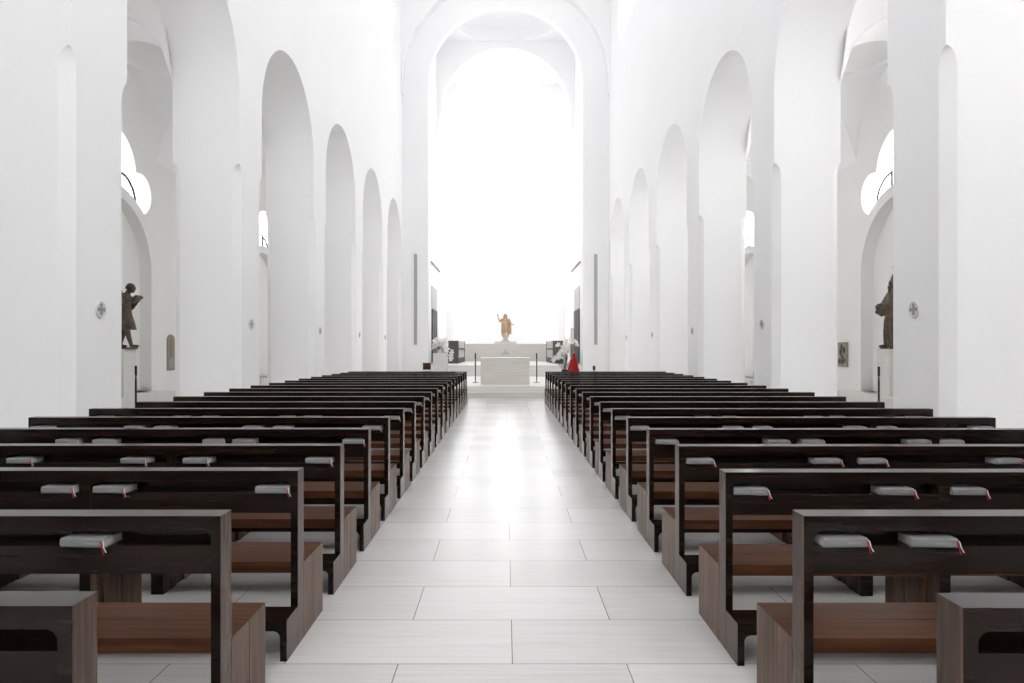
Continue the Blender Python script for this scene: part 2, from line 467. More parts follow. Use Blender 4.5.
# transverse arch and ceilings with saucer rings
def cross(y0, y1, hw, zs, nm, zb=0):
    bm = B()
    out = [(XC-HW-0.3, zb), (XC-hw, zb)] + [(XC+x, z) for x, z in arcpts(0, zs, hw, 64)][::-1] + [(XC+hw, zb), (XC+HW+0.3, zb), (XC+HW+0.3, 18.6), (XC-HW-0.3, 18.6)]
    prism(bm, [out], lambda u, v, d: (u, d, v), y0, y1)
    struct(finish(bm, nm, 'plaster', angle=20))
cross(37.2, 37.9, 3.50, 14.4, 'wall_choir_arch', 12.3)
cross(YA, YA+0.5, 3.32, 14.2, 'wall_apse_arch')
bm = B()
out = [(XC-HW-0.6, YEND+0.5), (XC+HW+0.6, YEND+0.5), (XC+HW+0.6, YA+0.2), (XC-HW-0.6, YA+0.2)]
cs = [(35.4, 1.7), (40.6, 2.55)]
prism(bm, [out]+[[(XC+(2.5/r if r < 2 else 1)*r*cos(2*pi*i/64), c+r*sin(2*pi*i/64)) for i in range(64)] for c, r in cs], lambda u, v, d: (u, v, d), 18.25, 18.6)
for c, r0 in cs:
    prev = None
    for j in range(9):
        t = j/8; r = r0*cos(t*pi/2*0.999); z = 18.6+0.8*sin(t*pi/2)
        kx = 2.5/r0 if r0 < 2 else 1
        ring = [bm.verts.new((XC+kx*r*cos(2*pi*i/64), c+r*sin(2*pi*i/64), z)) for i in range(64)]
        if prev:
            for i in range(64): bm.faces.new((prev[i], prev[(i+1) % 64], ring[(i+1) % 64], ring[i]))
        prev = ring
struct(finish(bm, 'ceiling_choir', 'plaster', angle=30))
# apse: half round wall with a half dome, lit by three tall panes
bm = B()
def ap(z, r, n=48): return [bm.verts.new((XC+r*cos(pi*i/n), YA+0.5+r*sin(pi*i/n), z)) for i in range(n+1)]
prof = [(0, 3.32), (14.2, 3.32)] + [(14.2+3.3*sin(pi/2*j/12), max(0.02, 3.32*cos(pi/2*j/12))) for j in range(1, 13)]
prev = None
for z, r in prof:
    ring = ap(z, r)
    if prev:
        for i in range(48): bm.faces.new((prev[i], prev[i+1], ring[i+1], ring[i]))
    prev = ring
struct(finish(bm, 'wall_apse', 'plaster', angle=30))
for i, a in enumerate((25, 90, 155)):
    bm = B(); r = 3.27; da = radians(12)
    A0 = radians(a)-da
    lo, hi = [], []
    for j in range(9):
        t = A0+2*da*j/8
        lo.append(bm.verts.new((XC+r*cos(t), YA+0.5+r*sin(t), 5.5))); hi.append(bm.verts.new((XC+r*cos(t), YA+0.5+r*sin(t), 13.5)))
    for j in range(8): bm.faces.new((lo[j], lo[j+1], hi[j+1], hi[j]))
    struct(finish(bm, 'window_apse_%d' % (i+1), 'pane_apse'))

# altar island and choir steps
bm = B()
box(bm, XC-4.3, XC+4.3, 20.90, 44, 0, 0.17, 0.006)
struct(finish(bm, 'floor_altar_step', 'stone'))
bm = B(); box(bm, XC-3.9, XC+3.9, 21.25, 33.2, 0.17, 0.34, 0.006); struct(finish(bm, 'floor_altar_platform', 'stone_pale'))
bm = B()
for i in range(3):
    box(bm, XC-3.3, XC+3.3, 29.1+0.12*i, 44, 0.34+0.153*i, 0.34+0.153*(i+1), 0.006)
struct(finish(bm, 'floor_choir_platform', 'stone_pale'))

# ---------------------------------------------------------------- pews
def portal(x0, x1, nb, z0, z1, slab, pe, pm, r, side_r=True):
    """outline (x,z) of a board bent into legs: nb openings from below with rounded upper corners"""
    p = [(x0, z0), (x0, z1), (x1, z1), (x1, z0)]
    mods = [x0+(x1-x0)*i/nb for i in range(nb+1)]
    back = []
    for i in range(nb-1, -1, -1):
        a = mods[i]+(pe if i == 0 else pm/2); b = mods[i+1]-(pe if i == nb-1 else pm/2)
        zt = z1-slab
        back += [(b, z0)] + [(b-r+r*cos(t), zt-r+r*sin(t)) for t in [pi/2*j/6 for j in range(7)]]
        back += [(a+r-r*sin(t), zt-r+r*cos(t)) for t in [pi/2*j/6 for j in range(7)]] + [(a, z0)]
    return p + back

def portal_obj(name, x0, x1, nb, z1, slab, pe, pm, r, y0, y1, m, parent):
    bm = B()
    prism(bm, [portal(x0, x1, nb, 0, z1, slab, pe, pm, r)], lambda u, v, d: (u, d, v), y0, y1)
    # soften the long arrises a little
    es = [e for e in bm.edges if e.is_manifold and e.calc_face_angle(0) > 1.0 and
          (abs(e.verts[0].co.z-z1) < 1e-5 and abs(e.verts[1].co.z-z1) < 1e-5 or abs(e.verts[0].co.x-e.verts[1].co.x) < 1e-6)]
    bmesh.ops.bevel(bm, geom=es, offset=0.0022, segments=1, affect='EDGES')
    return finish(bm, name, m, parent)

def make_pew(side, L, label):
    root = empty('pew', (0, 0, 0), label, 'pew', 'pews in the %s block' % ('left' if side < 0 else 'right'))
    x0, x1 = (-L, 0) if side < 0 else (0, L)
    g = 0.0035
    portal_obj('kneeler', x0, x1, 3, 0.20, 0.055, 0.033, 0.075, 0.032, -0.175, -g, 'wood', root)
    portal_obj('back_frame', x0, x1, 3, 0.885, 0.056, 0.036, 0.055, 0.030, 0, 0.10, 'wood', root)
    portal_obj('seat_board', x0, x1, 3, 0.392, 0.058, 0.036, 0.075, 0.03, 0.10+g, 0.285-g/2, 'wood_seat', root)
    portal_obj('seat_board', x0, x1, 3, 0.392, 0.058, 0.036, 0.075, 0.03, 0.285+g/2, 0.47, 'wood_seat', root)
    m = L/3
    for i in range(3):
        a = x0+m*i+(0.036 if i == 0 else 0.0275); b = x0+m*(i+1)-(0.036 if i == 2 else 0.0275)
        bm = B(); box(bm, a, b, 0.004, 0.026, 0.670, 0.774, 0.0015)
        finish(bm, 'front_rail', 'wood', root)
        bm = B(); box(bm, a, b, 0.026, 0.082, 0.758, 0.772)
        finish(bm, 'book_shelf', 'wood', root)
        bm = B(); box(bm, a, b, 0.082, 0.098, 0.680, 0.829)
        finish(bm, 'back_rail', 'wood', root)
    return root

ORD = ['nearest', 'second', 'third', 'fourth', 'fifth', 'sixth', 'seventh', 'eighth', 'ninth', 'tenth', 'eleventh', 'twelfth',
       'thirteenth', 'fourteenth', 'fifteenth', 'sixteenth', 'seventeenth', 'eighteenth', 'nineteenth', 'last and farthest']
def rowname(k): return ORD[k]
P = 0.892; Y0 = 1.622
LX, RXX, LL, RL = -1.047, 1.100, 3.23, 3.285
def rowy(side, k):
    off = ({0: 0.012, 1: 0.0}.get(k, 0.045)) if side < 0 else (0.0 if k < 3 else 0.02)
    return Y0+P*k+off
for side, xe, L, nm in ((-1, LX, LL, 'left'), (1, RXX, RL, 'right')):
    proto = make_pew(side, L, ''); register(proto)
    for k in range(20):
        o = proto if k == 0 else copy_tree(proto)
        o.location = (xe-(side*0.012 if k == 0 else 0), rowy(side, k), 0)
        if k == 0: o['label'] = 'dark walnut pew nearest the camera in the %s block' % nm
        elif k == 19: o['label'] = 'dark walnut pew farthest from the camera, nearest the altar, in the %s block' % nm
        else: o['label'] = 'dark walnut pew in the %s block, %s row from the camera' % (nm, ORD[k])

# ---------------------------------------------------------------- prayer books
def make_book():
    root = empty('prayer_book', (0, 0, 0), '', 'book', 'grey prayer books on the pew shelves')
    w, d, h = 0.166, 0.118, 0.034
    bm = B()
    # cover: two boards and a rounded spine towards the aisle side user (front)
    pts = [(d/2, 0), (d/2, 0.0035), (-d/2+0.012, 0.0035), (-d/2+0.006, 0.008), (-d/2+0.004, h/2), (-d/2+0.006, h-0.008), (-d/2+0.012, h-0.0035), (d/2, h-0.0035), (d/2, h),
           (-d/2+0.008, h), (-d/2+0.002, h-0.004), (-d/2, h/2), (-d/2+0.002, 0.004), (-d/2+0.008, 0)]
    prism(bm, [pts], lambda u, v, q: (q, u, v), -w/2, w/2)
    finish(bm, 'cover', 'cover', root, angle=40)
    bm = B(); box(bm, -w/2+0.003, w/2-0.003, -d/2+0.009, d/2-0.004, 0.0036, h-0.0036, 0.001)
    finish(bm, 'page_block', 'pages', root)
    bm = B(); box(bm, 0.005, 0.060, -d/2-0.0009, -d/2+0.001, h/2-0.004, h/2+0.004)
    finish(bm, 'spine_label', 'spine_label', root)
    for dx, m, ln in ((0.0, 'red', 0.020), (0.007, 'ribbon_white', 0.013)):
        bm = B()
        path = [(w/2-0.010+dx, -d/2+0.010, 0.030), (w/2-0.006+dx, -d/2-0.003, 0.026), (w/2-0.002+dx*1.1, -d/2-0.006, 0.004), (w/2+0.005+dx*1.5, -d/2-0.006, -ln)]
        for a, b in zip(path, path[1:]):
            a, b = Vector(a), Vector(b); wv = Vector((0.0019, 0, 0)); th = Vector((0, 0.0006, 0))
            vs = [bm.verts.new(p) for p in (a-wv-th, a+wv-th, a+wv+th, a-wv+th, b-wv-th, b+wv-th, b+wv+th, b-wv+th)]
            for f in ((0, 1, 5, 4), (1, 2, 6, 5), (2, 3, 7, 6), (3, 0, 4, 7), (0, 3, 2, 1), (4, 5, 6, 7)): bm.faces.new([vs[i] for i in f])
        finish(bm, 'ribbon', m, root, smooth=False)['label'] = 'red ribbon' if m == 'red' else 'white ribbon'
    return root
book0 = make_book(); register(book0)
first = True
special = {('left', 1): [-1.530], ('right', 1): [1.248, 1.547, 2.03],
           ('left', 3): [-1.170, -1.955, -2.345, -3.05],
           ('left', 2): [-1.170, -1.985, -2.245], ('right', 2): [1.222, 1.945, 2.300]}
for side, xe, L, nm in ((-1, LX, LL, 'left'), (1, RXX, RL, 'right')):
    m = L/3
    for k in range(1, 16):
        xs = []
        if (nm, k) in special: xs = special[(nm, k)]
        else:
            for i in range(3):
                if k > 9 and i: break
                xs.append(xe+side*(m*i+0.125))
                if k <= 9: xs.append(xe+side*(m*(i+1)-0.14))
        for n, x in enumerate(xs):
            j = 0 if (nm, k) in special and k == 2 else random.uniform(-0.025, 0.025)
            if k > 9: j = abs(j)*side*0.3
            px = 505+683*(x+j)/(Y0+P*k)
            if px < -12 or px > 1036: continue
            o = book0 if first else copy_tree(book0); first = False
            o.location = (x+j, rowy(side, k)+0.032, 0.7745)
            o.rotation_euler = (0, 0, radians(random.uniform(-5, 3)))
            if k > 9: o['label'] = 'grey prayer book at the aisle end of the %s %s pew from the camera' % (ORD[k], nm)
            else: o['label'] = 'grey prayer book on %s %s pew from camera, %s book from the aisle' % (ORD[k], nm, ['first', 'second', 'third', 'fourth', 'fifth', 'sixth'][n])

# ---------------------------------------------------------------- wall medallions, tablets, slots
def medallion():
    root = empty('consecration_medallion', (0, 0, 0), '', 'wall medallion', 'round cross medallions on the piers')
    bm = B(); prof = [(0.104, 0), (0.104, 0.012), (0.098, 0.018), (0.088, 0.018), (0.084, 0.012), (0.0, 0.012)]
    lathe(bm, prof, 40); finish(bm, 'disc', 'disc', root)
    bm = B()
    for a in range(4):
        t = a*pi/2
        pts = [(0.008, 0.010), (0.07, 0.024), (0.074, 0), (0.07, -0.024), (0.008, -0.010)]
        prism(bm, [pts], lambda u, v, d: (u*cos(t)-v*sin(t), u*sin(t)+v*cos(t), d), 0.012, 0.020)
    finish(bm, 'cross', 'disc_cross', root)
    return root
med = medallion(); register(med)
first = True
for side, nm in ((-1, 'left'), (1, 'right')):
    for i in range(5):
        o = med if first else copy_tree(med); first = False
        yc = ARCH0+BAY*i-(BAY-AW)/2
        o.location = (XC+side*W, yc, 1.985)
        o.rotation_euler = (0, -side*pi/2, 0)
        o['label'] = ('round stone cross medallion on the %s pier of the %s arcade' %
                      (['nearest', 'second visible', 'third visible', 'fourth visible', 'farthest visible'][i], nm))

t = empty('wall_relief', (XC-WA, 18.5, 0.92), 'tall arched grey stone relief with ochre figure on left aisle wall', 'relief')
bm = B(); pts = [(-0.2, 0), (0.2, 0), (0.2, 0.82)]+[(0.2*cos(a), 0.82+0.15*sin(a)) for a in [pi*i/14 for i in range(1, 15)]]
prism(bm, [pts], lambda u, v, d: (d, u, v), 0, 0.03); finish(bm, 'slab', 'relief', t)
bm = B(); ell(bm, (0.035, 0, 0.78), (0.03, 0.045, 0.07)); ell(bm, (0.03, 0, 0.56), (0.035, 0.09, 0.2)); finish(bm, 'figure', 'relief_warm', t)
bm = B(); box(bm, 0.03, 0.036, -0.14, 0.14, 0.06, 0.30); finish(bm, 'inscription_panel', 'disc_cross', t)
t = empty('wall_relief', (XC+WA, 18.4, 1.02), 'rectangular bronze grey relief on right aisle wall', 'relief')
bm = B(); box(bm, -0.05, 0, -0.24, 0.24, 0, 0.66, 0.004); finish(bm, 'slab', 'relief', t)
bm = B()
for y, z, s in ((-0.1, 0.45, 0.06), (0.08, 0.40, 0.07), (0, 0.2, 0.09), (-0.12, 0.18, 0.05), (0.13, 0.16, 0.05), (0.02, 0.55, 0.05)):
    ell(bm, (-0.05, y, z), (0.03, s, s*1.5))
finish(bm, 'figures', 'bronze', t)

for side, nm in ((-1, 'left'), (1, 'right')):
    t = empty('column_loudspeaker', (XC+side*4.37, YEND, 1.7), 'tall narrow grey loudspeaker strip on the wall %s of the choir' % nm, 'loudspeaker')
    bm = B(); box(bm, -0.08, 0.08, -0.05, 0, 0, 4.4, 0.004); finish(bm, 'housing', 'panel_grey', t)
    bm = B(); box(bm, -0.065, 0.065, -0.056, -0.048, 0.03, 4.37); finish(bm, 'grille', 'speaker', t)

# dark louvred panels on the choir walls
for side, nm in ((-1, 'left'), (1, 'right')):
    X = XC+side*HW
    t = empty('wall_panelling', (X, 36.4, 0.8), 'tall dark louvred panelling below the window on the %s choir wall' % nm, 'wall panelling')
    bm = B(); xs = sorted((0, -side*0.05)); box(bm, xs[0], xs[1], -1.8, 0.78, 0, 2.75, 0.004); finish(bm, 'frame', 'wood_dark', t)
    for i in range(3):
        bm = B(); xs = sorted((-side*0.05, -side*0.07)); a = -1.7+0.82*i
        box(bm, xs[0], xs[1], a+0.06, a+0.60, 0.05, 2.7)
        finish(bm, 'panel', 'grille', t)
    bm = B(); xs = sorted((0, -side*0.03)); box(bm, xs[0], xs[1], -1.8, 0.78, 2.80, 3.9, 0.003)
    finish(bm, 'upper_panel', 'panel_grey', t)['label'] = 'pale grey panel'

# ---------------------------------------------------------------- altar and furnishings
t = empty('altar', (0.006, 23.0, 0.34), 'pale limestone block altar in the middle of the altar platform', 'altar')
bm = B(); box(bm, -0.80, 0.80, -0.8, 0.5, 0, 0.855, 0.006); finish(bm, 'block', 'stone', t)
bm = B(); box(bm, -0.81, 0.81, -0.81, 0.51, 0.855, 0.875, 0.003); finish(bm, 'top_slab', 'stone_pale', t)

t = empty('high_altar', (XC, 39.0, 0.80), 'wide pale stone block behind the altar carrying the golden statue', 'high altar')
bm = B(); box(bm, -2.36, 2.36, 0, 1.1, 0, 1.0, 0.006); finish(bm, 'block', 'stone', t)
bm = B(); box(bm, -0.62, 0.62, 0.15, 0.95, 1.0, 1.13, 0.006); finish(bm, 'plinth', 'stone_pale', t)
bm = B()
pts = [(-0.28, 0.36), (0.28, 0.36), (0.16, 0.5), (0.06, 0.56), (0.03, 0.72), (-0.03, 0.72), (-0.06, 0.56), (-0.16, 0.5)]
prism(bm, [pts], lambda u, v, d: (u, d, v), -0.03, 0.0); finish(bm, 'emblem', 'panel_grey', t)

def candle_stand(x, y, z, h, label, nm='candle_stand', grp=None):
    t = empty(nm, (x, y, z), label, 'candle stand', grp)
    bm = B(); lathe(bm, [(0.11, 0), (0.11, 0.012), (0.03, 0.02), (0.0, 0.02)], 24); finish(bm, 'base', 'iron', t)
    bm = B(); lathe(bm, [(0.016, 0.018), (0.02, h*0.3), (0.02, h*0.7), (0.014, h-0.22)], 14); finish(bm, 'pole', 'iron', t)
    bm = B(); lathe(bm, [(0.014, h-0.22), (0.024, h-0.2), (0.024, h-0.005), (0.014, h)], 14); finish(bm, 'socket', 'iron', t)
candle_stand(-1.02, 23.5, 0.34, 1.02, 'slim dark metal candle stand left of the altar')
candle_stand(1.09, 23.5, 0.34, 1.02, 'slim dark metal candle stand right of the altar')
candle_stand(-8.0, 14.8, 0.0, 1.14, 'slim dark stand in left aisle in front of the statue')
candle_stand(8.1, 14.8, 0.0, 1.12, 'slim dark stand in right aisle in front of the statue')
candle_stand(8.15, 22.35, 0.0, 0.75, 'short dark stand in right aisle seen through the second arch')

for side, nm in ((-1, 'left'), (1, 'right')):
    xi = 2.27; y0, y1 = 32.9, 38.2
    t = empty('choir_stall', (XC+side*xi, y0, 0.8), 'brown wooden choir stall with pale side panels, %s of the altar' % nm, 'choir stall')
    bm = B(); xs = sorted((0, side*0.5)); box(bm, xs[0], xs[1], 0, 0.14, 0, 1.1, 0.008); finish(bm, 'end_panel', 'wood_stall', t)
    bm = B(); xs = sorted((0, side*0.07)); box(bm, xs[0], xs[1], 5.1, 5.3, 0, 1.12); finish(bm, 'far_post', 'wood_dark', t)
    bm = B(); box(bm, xs[0], xs[1], 0.14, 5.1, 0.0, 0.26); finish(bm, 'kick_board', 'wood_dark', t)
    bm = B(); box(bm, xs[0], xs[1], 0.14, 5.1, 0.66, 0.74); finish(bm, 'rail', 'wood_dark', t)
    for i in range(3):
        bm = B(); xs2 = sorted((side*0.02, side*0.05)); box(bm, xs2[0], xs2[1], 0.2+1.65*i, 1.75+1.65*i, 0.26, 0.66); finish(bm, 'side_panel', 'panel_grey', t)
    bm = B(); box(bm, xs2[0], xs2[1], 0.14, 5.1, 0.74, 1.10); finish(bm, 'upper_panel', 'panel_grey', t)
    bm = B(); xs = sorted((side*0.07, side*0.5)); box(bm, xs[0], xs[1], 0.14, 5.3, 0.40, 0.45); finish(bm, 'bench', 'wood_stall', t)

# left pedestal and bouquet
tag = prop
bm = B(); box(bm, -0.22, 0.22, -0.22, 0.22, 0, 1.27, 0.004)
o = finish(bm, 'flower_pedestal', 'stone_pale'); o.location = (-2.07, 21.8, 0.17+0.17); prop(o, 'square white stone pedestal carrying white lilies, left of the altar steps', 'pedestal')
o.location = (-2.04, 21.6, 0.34); 
o.scale = (1, 1, 0.81)

def blossom_mesh():
    bm = B()
    for i in range(6):
        a = pi/3*i; z = 0.0 if i % 2 else 0.004
        d = Vector((cos(a), sin(a), 0)); p = Vector((-sin(a), cos(a), 0))
        rows = []
        for tt, wd, h in ((0.0, 0.006, 0.0), (0.3, 0.022, 0.045), (0.65, 0.026, 0.075), (0.9, 0.014, 0.07), (1.0, 0.002, 0.058)):
            c = d*(0.01+0.085*tt)+Vector((0, 0, h+z))
            rows.append([bm.verts.new(c-p*wd), bm.verts.new(c-Vector((0, 0, 0.006))), bm.verts.new(c+p*wd)])
        for r0, r1 in zip(rows, rows[1:]):
            bm.faces.new((r0[0], r0[1], r1[1], r1[0])); bm.faces.new((r0[1], r0[2], r1[2], r1[1]))
    return bm
def bouquet(loc, label, spots, zbase, stems_to, r=0.2, leafy=30, vase=None):
    t = empty('lily_bouquet', loc, label, 'flower bouquet')
    b0 = None
    rnd = random.Random(hash(label) % 1000 if False else len(label))
    for (x, y, z) in spots:
        if b0 is None: b0 = finish(blossom_mesh(), 'lily_blossom', 'lily', t, angle=60); o = b0
        else: o = b0.copy(); COL.objects.link(o)
        o.location = (x, y, z)
        v = Vector((x, y-0.12, (z-zbase)*0.6+0.02)).normalized()
        o.rotation_euler = v.to_track_quat('Z', 'Y').to_euler(); s = rnd.uniform(0.95, 1.35); o.scale = (s, s, s)
    bm = B()
    for (x, y, z) in spots: tube(bm, [stems_to, ((x+stems_to[0])*.6, y*.6, (z+stems_to[2])*.5), (x, y, z)], 0.005, 5)
    finish(bm, 'stems', 'leaf', t)
    bm = B()
    for i in range(leafy):
        x, y, z = rnd.choice(spots); s = rnd.uniform(0.2, 0.95)
        c = Vector((stems_to[0]+(x-stems_to[0])*s, y*s, stems_to[2]+(z-stems_to[2])*s))
        d = Vector((rnd.uniform(-1, 1), rnd.uniform(-1, 0.6), rnd.uniform(-.7, .7))).normalized()*rnd.uniform(.08, .15)
        p = d.cross(Vector((0, 0, 1))).normalized()*0.018; h = Vector((0, 0, 0.02))
        vs = [bm.verts.new(q) for q in (c, c+d*.5-p+h, c+d, c+d*.5+p+h, c+d*.5+h*1.6)]
        bm.faces.new((vs[0], vs[1], vs[4])); bm.faces.new((vs[1], vs[2], vs[4])); bm.faces.new((vs[2], vs[3], vs[4])); bm.faces.new((vs[3], vs[0], vs[4]))
    prop(finish(bm, 'foliage', 'leaf', t), kind='stuff')
    return t
rb = random.Random(3)
sp = [(rb.uniform(-.19, .20), rb.uniform(-.15, .12), rb.uniform(0.08, 0.40)) for _ in range(17)] + [(0.27, -.1, -0.05), (0.30, -.1, 0.03), (0.29, -0.12, -0.14)]
tb = bouquet((-2.04, 21.6, 0.34+1.27*0.81), 'bouquet of white lilies on the pale stone pedestal', sp, 0.1, (0, 0, 0.05), leafy=46)
bm = B(); lathe(bm, [(0.05, 0), (0.075, 0.04), (0.06, 0.1), (0.065, 0.11)], 20); finish(bm, 'vase', 'white', tb)

# paschal candle, red cloth, lilies on the right
CX, CY = 2.01, 20.5
t = empty('paschal_candle', (CX, CY, 0.0), 'tall white candle on a brown stand wrapped in red cloth', 'candle')
bm = B(); lathe(bm, [(0.17, 0), (0.17, 0.03), (0.05, 0.07), (0.035, 0.2), (0.035, 0.95), (0.045, 1.3), (0.05, 1.62), (0.06, 1.64), (0.0, 1.64)], 20); finish(bm, 'stand', 'relief_warm', t)
bm = B(); lathe(bm, [(0.046, 1.64), (0.046, 2.12), (0.02, 2.13), (0.0, 2.13)], 20); finish(bm, 'candle', 'wax', t)
bm = B(); tube(bm, [(0, 0, 2.12), (0, 0, 2.15)], 0.004, 6); finish(bm, 'wick', 'lead', t)
bm = B()
lathe(bm, [(0.13, 0.45), (0.155, 0.75), (0.15, 0.9), (0.125, 1.05), (0.07, 1.2), (0.045, 1.36)], 60, (0.045, 0, 0), fr=lambda a, z: 1+0.2*sin(a*6+z*5)+0.07*sin(a*11-z*9))
finish(bm, 'red_cloth', 'redcloth', t)
rb = random.Random(9)
sp = [(rb.uniform(-.22, .10), rb.uniform(-.12, .12), rb.uniform(0.02, 0.60)) for _ in range(15)] + [(0.27, -.1, 0.52), (0.3, -.1, 0.44), (-.27, -.1, 0.06), (-.3, -.1, 0.0)]
tb = bouquet((CX-0.17, CY+0.42, 1.17), 'bouquet of white lilies with dark leaves beside the red cloth', sp, 0.1, (0, 0, -0.35), leafy=60)
bm = B(); lathe(bm, [(0.13, -1.17), (0.13, -1.15), (0.03, -1.12), (0.03, -0.55), (0.1, -0.5), (0.11, -0.3), (0.1, -0.3)], 20); finish(bm, 'vase_stand', 'iron', tb)

# small brown box on a pale stand (left) and short post (right)
t = empty('offering_box', (-2.28, 19.95, 0), 'small brown wooden box on a pale stand behind the last left pew', 'box')
bm = B(); box(bm, -0.11, 0.11, -0.09, 0.09, 0.90, 1.08, 0.004); finish(bm, 'box', 'wood_seat', t)
bm = B(); box(bm, -0.12, 0.12, -0.1, 0.1, 1.08, 1.095, 0.002); finish(bm, 'lid', 'wood_stall', t)
bm = B(); box(bm, -0.13, 0.13, -0.10, 0.10, 0.0, 0.90, 0.004); finish(bm, 'stand', 'stone_pale', t)
t = empty('metal_post', (2.6, 19.95, 0), 'short grey metal post behind the last right pew', 'post')
bm = B(); lathe(bm, [(0.09, 0), (0.09, 0.012), (0.02, 0.02), (0.02, 0.88)], 16); finish(bm, 'pole', 'steel', t)
bm = B(); box(bm, -0.035, 0.035, -0.03, 0.03, 0.88, 1.01, 0.004); finish(bm, 'head', 'wood_dark', t)

# ---------------------------------------------------------------- statues
def capsule(bm, p0, p1, r0, r1, n=7):
    p0, p1 = Vector(p0), Vector(p1)
    for i in range(n+1):
        q = i/n; c = p0.lerp(p1, q); r = r0+(r1-r0)*q
        ell(bm, c, (r, r, r), sub=2)
def remesh(bm, name, m, parent, vox=0.010, disp=None, smooth=2):
    me = bpy.data.meshes.new('tmp'); bm.to_mesh(me); bm.free()
    o = bpy.data.objects.new('tmp', me); COL.objects.link(o)
    md = o.modifiers.new('r', 'REMESH'); md.mode = 'VOXEL'; md.voxel_size = vox
    sm = o.modifiers.new('s', 'SMOOTH'); sm.iterations = smooth; sm.factor = 0.5
    dg = bpy.context.evaluated_depsgraph_get(); dg.update()
    m2 = bpy.data.meshes.new_from_object(o.evaluated_get(dg))
    bpy.data.objects.remove(o)
    m2.name = name; m2.materials.clear(); m2.materials.append(M[m])
    if disp:
        for v in m2.vertices: v.co = disp(v.co.copy())
    for p in m2.polygons: p.use_smooth = True
    r = bpy.data.objects.new(name, m2); COL.objects.link(r); r.parent = parent
    return r
def hand(bm, wrist, d, s=1.0, curl=0.5, palm=Vector((0, -1, 0))):
    """palm, four fingers and a thumb, along direction d"""
    w0 = Vector(wrist); d = Vector(d).normalized(); sd = d.cross(palm).normalized(); pn = sd.cross(d).normalized()
    for q in (0, .5, 1): ell(bm, w0+d*(0.02+0.06*q)*s, (0.024*s, 0.024*s, 0.024*s))
    for i, (off, ln) in enumerate(((-0.027, .06), (-.009, .07), (.009, .066), (.026, .05))):
        p = w0+d*0.075*s+sd*off*s; capsule(bm, p, p+(d-pn*0.2)*ln*0.5*s, .0095*s, .009*s, 4)
        p2 = p+(d-pn*0.2)*ln*0.5*s; capsule(bm, p2, p2+(d-pn*curl).normalized()*ln*0.5*s, .009*s, .0075*s, 4)
    p = w0+d*0.03*s-sd*0.025*s; capsule(bm, p, p+(d-sd*1.1).normalized()*0.055*s, .011*s, .009*s, 4)
def head(bm, c, s, f=Vector((0, -1, 0)), beard=True):
    """c = centre of head, f faces -Y"""
    x, y, z = c
    ell(bm, (x, y+0.008*s, z+.02*s), (0.072*s, 0.088*s, 0.092*s), sub=3)
    ell(bm, (x, y-0.025*s, z-.045*s), (0.05*s, 0.055*s, 0.06*s))
    ell(bm, (x, y-0.084*s, z-.01*s), (0.012*s, 0.02*s, 0.024*s))
    for q in (-1, 1):
        ell(bm, (x+q*.028*s, y-.072*s, z+.022*s), (.02*s, .012*s, .008*s)); ell(bm, (x+q*.073*s, y+.005*s, z), (.01*s, .018*s, .028*s))
        ell(bm, (x+q*.028*s, y-.071*s, z+.004*s), (.012*s, .010*s, .008*s))
    ell(bm, (x, y-.072*s, z-.045*s), (.024*s, .01*s, .006*s)); ell(bm, (x, y-.070*s, z-.054*s), (.02*s, .01*s, .007*s))
    if beard:
        ell(bm, (x, y-.05*s, z-.095*s), (.042*s, .04*s, .05*s))

def robe_rings(bm, rings, nf=14, amp=0.07, n=72, tw=2.0):
    """rings: (z, cx, cy, rx, ry); folds run down the cloth"""
    prev = None
    for j, (z, cx, cy, rx, ry) in enumerate(rings):
        ring = []
        for k in range(n):
            a = 2*pi*k/n
            am = amp*min(1, max(0.15, (rings[-1][0]-z)/0.5))
            q = 1+am*sin(a*nf+z*tw+1.3*sin(a*3))+am*0.5*sin(a*5-z*4)
            ring.append(bm.verts.new((cx+rx*q*cos(a), cy+ry*q*sin(a), z)))
        if prev:
            for k in range(n): bm.faces.new((prev[k], prev[(k+1) % n], ring[(k+1) % n], ring[k]))
        else: bm.faces.new(ring[::-1])
        prev = ring
    bm.faces.new(prev)

# golden Risen figure (1.5 m) facing down the nave
t = empty('standing_statue', (0.02, 39.45, 1.93), 'gilded robed statue with raised arm on the high stone block', 'statue'); t.scale = (1.1, 1.06, 1.06)
bm = B()
capsule(bm, (-0.08, 0, 0.5), (-0.07, -0.02, 0.08), 0.075, 0.045); capsule(bm, (0.07, 0, 0.5), (0.06, 0.01, 0.08), 0.075, 0.045)
for x, d in ((-.07, -.02), (.06, .0)): ell(bm, (x, d-.05, 0.05), (0.04, 0.09, 0.035)); 
ell(bm, (0, 0, 0.78), (0.15, 0.11, 0.2)); ell(bm, (0, 0, 1.08), (0.175, 0.115, 0.19)); capsule(bm, (0, 0, 1.2), (0, -.01, 1.32), 0.06, 0.05)
head(bm, (0.0, -0.02, 1.40), 1.0)
capsule(bm, (-0.17, 0, 1.2), (-0.30, -0.04, 1.10), 0.06, 0.052); capsule(bm, (-0.30, -.04, 1.10), (-0.38, -0.07, 1.32), 0.052, 0.036)
hand(bm, (-0.385, -0.075, 1.33), (-0.15, -0.05, 1), 1.25)
capsule(bm, (0.18, 0, 1.2), (0.25, -0.02, 0.98), 0.055, 0.045); capsule(bm, (0.25, -.02, .98), (0.30, -.12, 0.93), 0.042, 0.028)
hand(bm, (0.31, -.13, .92), (0.9, -.3, -.1))
remesh(bm, 'body', 'flesh', t, 0.010)
bm = B()
